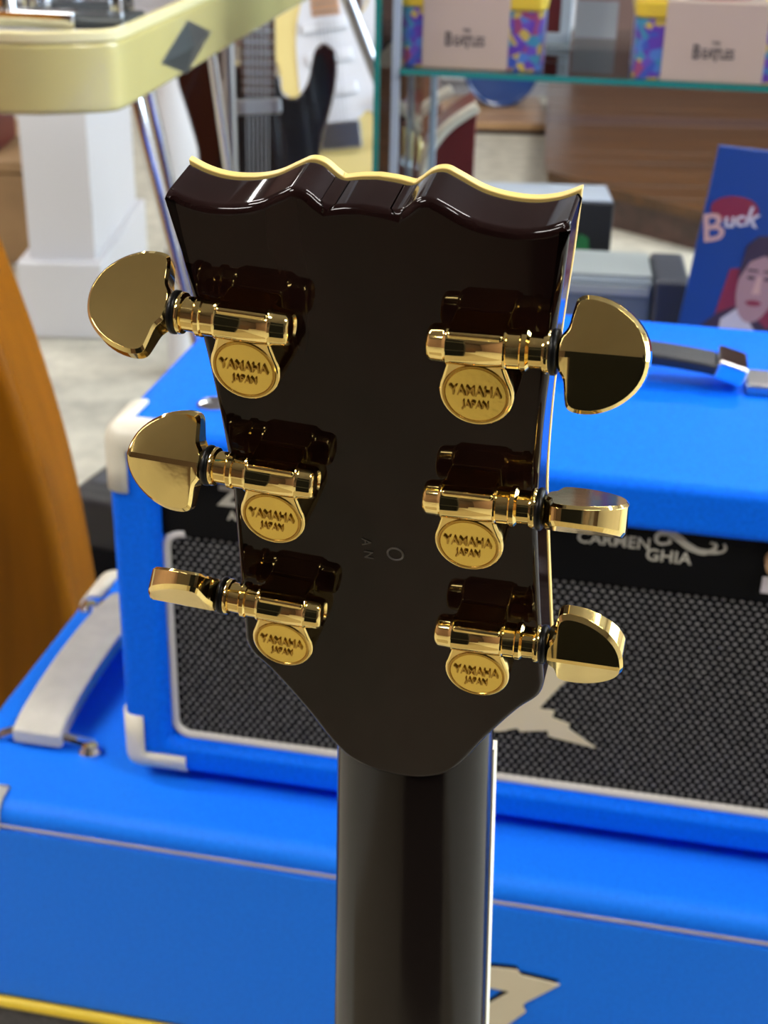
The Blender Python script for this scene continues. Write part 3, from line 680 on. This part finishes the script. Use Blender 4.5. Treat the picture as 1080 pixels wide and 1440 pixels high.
def tin(label, x, y, rz, x_b0, x_b1, W_=.150):
    t = thing('tin_box', label, 'tin', cw(x, y, SZ), -GY+rz, 'collectable tins on the glass shelf')
    D_, z1, z2 = .105, .056, .072
    bm = B(); prism(bm, rbox_pts(0, W_, 0, D_, .012), 0, z1); obj('box', bm, 'tin_art', t, bevel=.001)
    bm = B(); prism(bm, rbox_pts(-.002, W_+.002, -.002, D_+.002, .013), z1+.0002, z2); obj('lid', bm, 'tin_yellow', t, bevel=.003)
    bm = B(); box(bm, x_b0, x_b1, -.0032, D_+.0032, .0, z2+.0012); bd = obj('paper_band', bm, 'paper_band', t, bevel=.0012)
    xm = (x_b0+x_b1)/2
    def tx(s, x, z, size, **k):
        b_ = text_bm(s, size, .0001, T=frame((x, -.0034, z), (1, 0, 0), (0, 0, 1), (0, -1, 0)), **k); obj('lettering', b_, 'ink', bd, smooth=False)
    tx('B', xm-.0165, .0275, .0185, sx=.75, bold=.0004); tx('EA', xm-.0055, .0262, .0125, sx=.75, bold=.0003); tx('T', xm+.0022, .0248, .0165, sx=.8, bold=.0003)
    tx('LES', xm+.0125, .0262, .0125, sx=.75, bold=.0003); tx('THE', xm+.001, .0365, .0042, bold=.0002)
    b_ = B(); tube(b_, [(xm+.036*math.cos(a), .052+.036*math.sin(a), z2+.0016) for a in [k*math.pi/16 for k in range(32)]], .0016, 6, True, flat=.3); obj('ring_print', b_, 'ink_red', bd)
    b_ = B(); lathe(b_, [(0, .0345), (.0004, .0345), (.0004, 0)], 32, Tr(xm, .052, z2+.0012) @ Ry(-math.pi/2)); obj('disc_print', b_, 'ink', bd)
tin('yellow lidded tin with patterned sides and pale paper band, beside the metal post', .000, .020, rad(1), .021, .106, .140)
tin('yellow lidded tin with patterned sides and pale paper band, far from the metal post', .228, .008, rad(1), .027, .123, .165)
fp = thing('picture_frame', 'pale blue picture frame with a dark red picture standing on the glass shelf', 'picture frame', Vector((at(800, 70, 1.65).x-.064, 1.65, SZ)), -GY)
bm = B(); box(bm, -.06, .06, 0, .008, .004, .16); obj('picture', bm, 'red_dark', fp)
for b_ in ((-.068, -.058, 0, .17), (.052, .064, 0, .17), (-.068, .064, 0, .012), (-.068, .064, .158, .17)):
    bm = B(); box(bm, b_[0], b_[1], -.004, .012, b_[2], b_[3]); obj('frame_bar', bm, 'frame_blue', fp, bevel=.001)
bm = B(); box(bm, 0, .048, 0, .001, 0, .040, Rx(-rad(8))); o = obj('paper_card', bm, 'card_grey', T=Matrix.Translation((at(806, 60, 1.70).x, 1.70, SZ)) @ Rz(-GY)); tag(o, 'blank pale grey card propped on the glass shelf behind the tins', 'card')

# ------------------------------------------------------------------ low table with boxes and a record sleeve behind the head
TZ = .480
t = thing('side_table', 'low black table hidden behind the blue amplifier head', 'table', (.335, 1.175, 0), -rad(8))
bm = B(); box(bm, -.29, .29, -.15, .165, TZ-.03, TZ); obj('tabletop', bm, 'black_vinyl', t, bevel=.004)
for x in (-.26, .26):
    for y in (-.12, .135):
        bm = B(); box(bm, x-.018, x+.018, y-.018, y+.018, 0, TZ-.03); obj('leg', bm, 'black_vinyl', t, bevel=.003)
q0 = at(962, 388, 1.22)
t = thing('hard_case', 'grey blue hard case with dark end caps behind the amplifier head', 'case', (q0.x-.20, 1.22, TZ), -rad(6))
hgt = q0.z-TZ
bm = B(); box(bm, -.03, .172, 0, .085, 0, hgt); obj('shell', bm, 'case_grey', t, bevel=.006)
for x in (-.031, .172):
    bm = B(); box(bm, x, x+.031, -.003, .088, 0, hgt+.002); obj('end_cap', bm, 'slate_vinyl', t, bevel=.005)
bm = B(); box(bm, -.0, .170, .006, .080, hgt, hgt+.002); obj('top_panel', bm, 'case_light', t)
bm = B(); box(bm, -.0, .168, -.002, .0, hgt-.014, hgt-.006); obj('edge_strip', bm, 'case_light', t)
q0 = at(864, 285, 1.335); q1 = at(668, 276, 1.335)
t = thing('boxed_pedal', 'black box with a pale blue top and a green print behind the hard case', 'box', (q1.x, 1.335, TZ), -rad(1))
wv = q0.x-q1.x; hv = q0.z-TZ
bm = B(); box(bm, 0, wv, 0, .06, 0, hv); bx_ = obj('carton', bm, 'black_vinyl', t, bevel=.002)
bm = B(); box(bm, .002, wv-.002, .001, .059, hv, hv+.003); obj('lid_panel', bm, 'silver_blue', t, bevel=.001)
bm = B(); prism(bm, [(wv-.036, hv-.045), (wv-.030, hv-.030), (wv-.022, hv-.034), (wv-.020, hv-.046)], 0, .0005, frame((0, -.0001, 0), (1, 0, 0), (0, 0, 1), (0, -1, 0))); obj('green_print', bm, 'green_print', bx_, smooth=False)
# record sleeve
tl = at(1012, 205, 1.15); ang = rad(5)
t = thing('record_sleeve', 'blue record sleeve with a curved title and a portrait, leaning behind the amplifier head', 'record', (tl.x, 1.15, TZ))
LPF = Tr(0, 0, tl.z-TZ) @ Ry(ang) @ Rx(rad(4)) @ frame((0, 0, 0), (1, 0, 0), (0, 0, 1), (0, -1, 0))
bm = B(); box(bm, 0, .315, -.315, 0, -.004, 0, LPF); lp = obj('sleeve', bm, 'lp_blue', t, bevel=.0008)
def patch(name, pts, mt_, lift): 
    bm = B(); prism(bm, pts, 0, lift, LPF); return obj(name, bm, mt_, lp, smooth=False)
def lpt(s, x, y, size, rot, mt_, lift):
    bm = text_bm(s, size, .0001, T=LPF @ Tr(x, y, lift) @ Rz(rot), bold=.0004); return obj('lettering', bm, mt_, lp, smooth=False)
patch('red_field', [(.032, -.100), (.055, -.098), (.30, -.098), (.30, -.30), (.014, -.30)], 'lp_red', .0002)
el = lambda cx_, cy_, rx, ry, n=20: [(cx_+rx*math.cos(2*math.pi*k/n), cy_+ry*math.sin(2*math.pi*k/n)) for k in range(n)]
patch('title_shade', el(.024, -.050, .020, .011), 'lp_red', .0003)
patch('portrait_jacket', [(.012, -.30), (.008, -.165), (.030, -.140), (.048, -.130), (.075, -.150), (.10, -.130), (.125, -.150), (.14, -.30)], 'lp_dark', .0004)
patch('portrait_shirt', [(.040, -.30), (.034, -.145), (.048, -.132), (.075, -.165), (.095, -.135), (.10, -.30)], 'lp_white', .0006)
patch('portrait_sleeve', [(.010, -.30), (.009, -.180), (.020, -.158), (.026, -.20), (.024, -.30)], 'lp_white', .0006)
patch('portrait_face', el(.058, -.112, .017, .034), 'lp_skin', .0008)
patch('portrait_hair', [(.040, -.110), (.041, -.080), (.049, -.070), (.064, -.068), (.074, -.076), (.076, -.108), (.071, -.090), (.058, -.086), (.047, -.092)], 'lp_dark', .0010)
for ex in (.051, .065):
    patch('portrait_eye', el(ex, -.106, .0034, .0016, 10), 'lp_dark', .0010)
    patch('portrait_brow', [(ex-.005, -.1005), (ex+.005, -.1005), (ex+.004, -.0985), (ex-.004, -.0985)], 'lp_dark', .0010)
patch('portrait_nose', [(.0565, -.104), (.0595, -.104), (.0615, -.120), (.0545, -.120)], 'lp_peach', .0010)
patch('portrait_mouth', el(.058, -.128, .0070, .0026, 12), 'lp_red', .0010)
for i, ch in enumerate('Buck'):
    a = rad(14-7*i); lpt(ch, .010+(0, .0120, .0205, .0300)[i], -.068+(0, .0085, .0105, .0125)[i], (.034, .019, .019, .023)[i], a, ('lp_peach', 'lp_white', 'lp_white', 'lp_white')[i], .0004)

# ------------------------------------------------------------------ far side of the shop
pz = .12
a_, b_, c_ = on(765, 240, pz), on(1000, 300, pz), on(770, 118, pz)
plat = thing('wooden_platform', 'low dark wooden plank platform at the far side of the shop', 'platform', (1.6, 5.2, 0))
y = b_.y; i = 0; bw = .145
dl = (c_.x-a_.x)/(c_.y-a_.y); df = (b_.x-a_.x)/(b_.y-a_.y)
def xl_(y): return a_.x+(y-a_.y)*(dl if y > a_.y else df)
while y < c_.y:
    y2 = y+bw-.004
    xs0, xs1 = xl_(y), xl_(y2)
    bm = B(); prism(bm, [(xs0-1.6, y-5.2), (3.2-1.6, y-5.2), (3.2-1.6, y2-5.2), (xs1-1.6, y2-5.2)], pz-.03, pz+random.uniform(-.001, .001)); obj('plank', bm, random.choice(['wood_floor', 'wood_floor', 'wood_floor', 'wood_mauve']), plat, bevel=.002)
    y += bw
bm = B(); prism(bm, [(a_.x+.03-1.6, a_.y-5.2), (b_.x+.03-1.6, b_.y+.03-5.2), (3.2-1.6, b_.y+.03-5.2), (3.2-1.6, c_.y+.1-5.2), (c_.x+.03-1.6, c_.y+.1-5.2)], 0, pz-.0305); obj('riser', bm, 'wood_mauve', plat)
t = thing('wooden_step', 'light brown wooden step in front of the white display plinth', 'step', (.45, 5.5, 0))
for k in range(3):
    bm = B(); box(bm, -.34, .12, -.27+.18*k, -.095+.18*k, .02, .045); obj('plank', bm, 'wood_light', t, bevel=.003)
bm = B(); box(bm, -.32, .10, -.25, .25, 0, .02); obj('frame', bm, 'wood_mauve', t)
t = thing('display_plinth', 'white boxed display plinth behind the light wooden step', 'plinth', (.36, 6.3, 0))
bm = B(); box(bm, -.5, .36, -.3, .3, .06, .62); obj('box', bm, 'white_paint', t, bevel=.004)
bm = B(); box(bm, -.48, .34, -.28, .28, 0, .06); obj('toe_kick', bm, 'grey_panel', t)
q = at(722, 146, 5.62)
t = thing('blue_drum', 'dark blue round drum standing on the wooden step', 'drum', (q.x-.06, 5.60, .045))
bm = B(); lathe(bm, [(-.07, 0), (-.07, .130), (-.06, .135), (.06, .135), (.07, .130), (.07, 0)], 40, Tr(0, 0, .142) @ Rz(math.pi/2)); sh = obj('shell', bm, 'blue_dark', t)
for y in (-.072, .072):
    bm = B(); tube(bm, [(.135*math.cos(a), y, .142+.135*math.sin(a)) for a in [k*math.pi/20 for k in range(40)]], .007, 8, True); obj('hoop', bm, 'blue_dark', t)
bm = B(); lathe(bm, [(0, .02), (.004, .02), (.006, .012), (.006, 0)], 18, Tr(.06, -.072, .22) @ Rz(-math.pi/2)); obj('badge', bm, 'chrome', t)
# dark red case with cream rim
t = thing('instrument_case', 'dark red upright case with a curved cream rim behind the glass case', 'case', (.07, 2.0, 0))
cv = [at(x, y, 2.0) for x, y in ((668, 138), (648, 150), (628, 165), (612, 183), (602, 200), (595, 220), (590, 245))]
cv = [(p.x-.07, p.z) for p in cv]; cv = spline(cv, 4, False)
ol = cv + [(cv[-1][0], .0), (cv[0][0], .0)]
bm = B(); prism(bm, ol, -.06, .06, frame((0, 0, 0), (1, 0, 0), (0, 0, 1), (0, -1, 0))); obj('shell', bm, 'red_dark', t, bevel=.004)
bm = B(); tube(bm, [(x, -.062, z) for x, z in cv], .0075, 8); obj('rim', bm, 'cream_leather', t)
bm = B(); tube(bm, [(x-.03, .062, z+.0) for x, z in cv], .0075, 8); obj('rim', bm, 'cream_leather', t)
# brown hollow guitar between the stands
q = at(580, 150, 3.1)
t = thing('hollow_guitar', 'brown hollow-body guitar with an oval plate coloured as a bluish highlight behind the glass case', 'guitar', (q.x, 3.1, 0))
bm = B(); hb = [(0, q.z-.26), (.12, q.z-.24), (.17, q.z-.14), (.15, q.z-.05), (.11, q.z+.01), (.10, q.z+.06), (.115, q.z+.12), (.09, q.z+.18), (.03, q.z+.19), (0, q.z+.18)]
hb = spline([(x*.55, z) for x, z in hb] + [(-x*.55, z) for x, z in hb[-2:0:-1]], 4); prism(bm, hb, -.04, .04, frame((0, 0, 0), (1, 0, 0), (0, 0, 1), (0, -1, 0))); bd = obj('body', bm, 'dark_wood', t, bevel=.008)
bm = B(); lathe(bm, [(0, .028), (.004, .026), (.006, 0)], 24, Tr(-.006, -.041, q.z) @ Rz(-math.pi/2) @ Matrix.Diagonal((1, .62, 1, 1))); obj('oval_plate_highlight', bm, 'silver_blue', bd)  # pickguard whose pale blue colour paints in a bluish highlight
bm = B(); box(bm, -.022, .022, -.05, -.030, q.z+.10, q.z+.62); obj('neck', bm, 'wood_light', t, bevel=.004)
bm = B(); box(bm, -.03, .03, -.05, .05, 0, q.z-.25); obj('stand_foot', bm, 'black_rubber', t)
# far left corner
t = thing('wooden_chest', 'tan wooden chest on the floor left of the partition wall', 'chest', (-1.35, 3.75, 0))
bm = B(); box(bm, -.5, .5, -.25, .25, 0, .23); obj('box', bm, 'tan', t, bevel=.006)
bm = B(); box(bm, -.51, .51, -.26, .26, .231, .26); obj('lid', bm, 'tan', t, bevel=.006)
t = thing('red_carton', 'dark red carton resting on the tan wooden chest', 'carton', (-1.12, 3.68, .26))
bm = B(); box(bm, -.13, .13, -.1, .1, 0, .17); obj('carton', bm, 'red_dark', t, bevel=.003)
bm = B(); box(bm, -.131, .131, -.02, .02, .168, .1715); obj('tape', bm, 'tan', t)
t = thing('blue_amplifier', 'small dark blue amplifier resting on the tan wooden chest', 'amplifier', (-1.42, 3.68, .26))
bm = B(); box(bm, -.14, .14, -.1, .1, 0, .30); obj('shell', bm, 'blue_dark', t, bevel=.01)
bm = B(); box(bm, -.11, .11, -.104, -.098, .03, .20); obj('grille', bm, 'grille_grey', t)
# unseen counter, mat and tower added behind the camera to shape the gold's reflections
t = thing('reflection_counter', 'dark brown wooden counter added out of view behind the camera to shape reflections', 'counter', (0, -2.1, 0))  # added out of view as a dark surface for the gold to mirror
bm = B(); box(bm, -1.6, 1.6, -.3, .3, 0, .95); obj('body', bm, 'wood_mauve', t, bevel=.01)
bm = B(); box(bm, -1.65, 1.65, -.34, .34, .951, 1.0); obj('top', bm, 'wood_floor', t, bevel=.008)
bm = B(); box(bm, -.85, .75, -1.0, .70, 0, .008); o = obj('reflection_mat', bm, 'mat_brown', bevel=.002, T=Tr(-.15, -.55, 0)); tag(o, 'flat brown entrance mat on the floor on the photographer\'s side of the guitar', 'mat')  # added out of view to darken what headstock and cover discs mirror
t = thing('reflection_blocker', 'tall black blocker shaped as a speaker tower, added out of view to darken reflections', 'speaker', (-.02, -.75, .008))  # added dark occluder behind the camera, mirrored in the gold buttons
for z_, h_ in ((0, .70), (.702, .70), (1.404, .26)):
    bm = B(); box(bm, -.36, .36, -.16, .16, z_, z_+h_); c_ = obj('cabinet', bm, 'black_vinyl', t, bevel=.012)
    bm = B(); box(bm, -.32, .32, .158, .165, z_+.04, z_+h_-.04); obj('grille', bm, 'grille_cloth', c_)
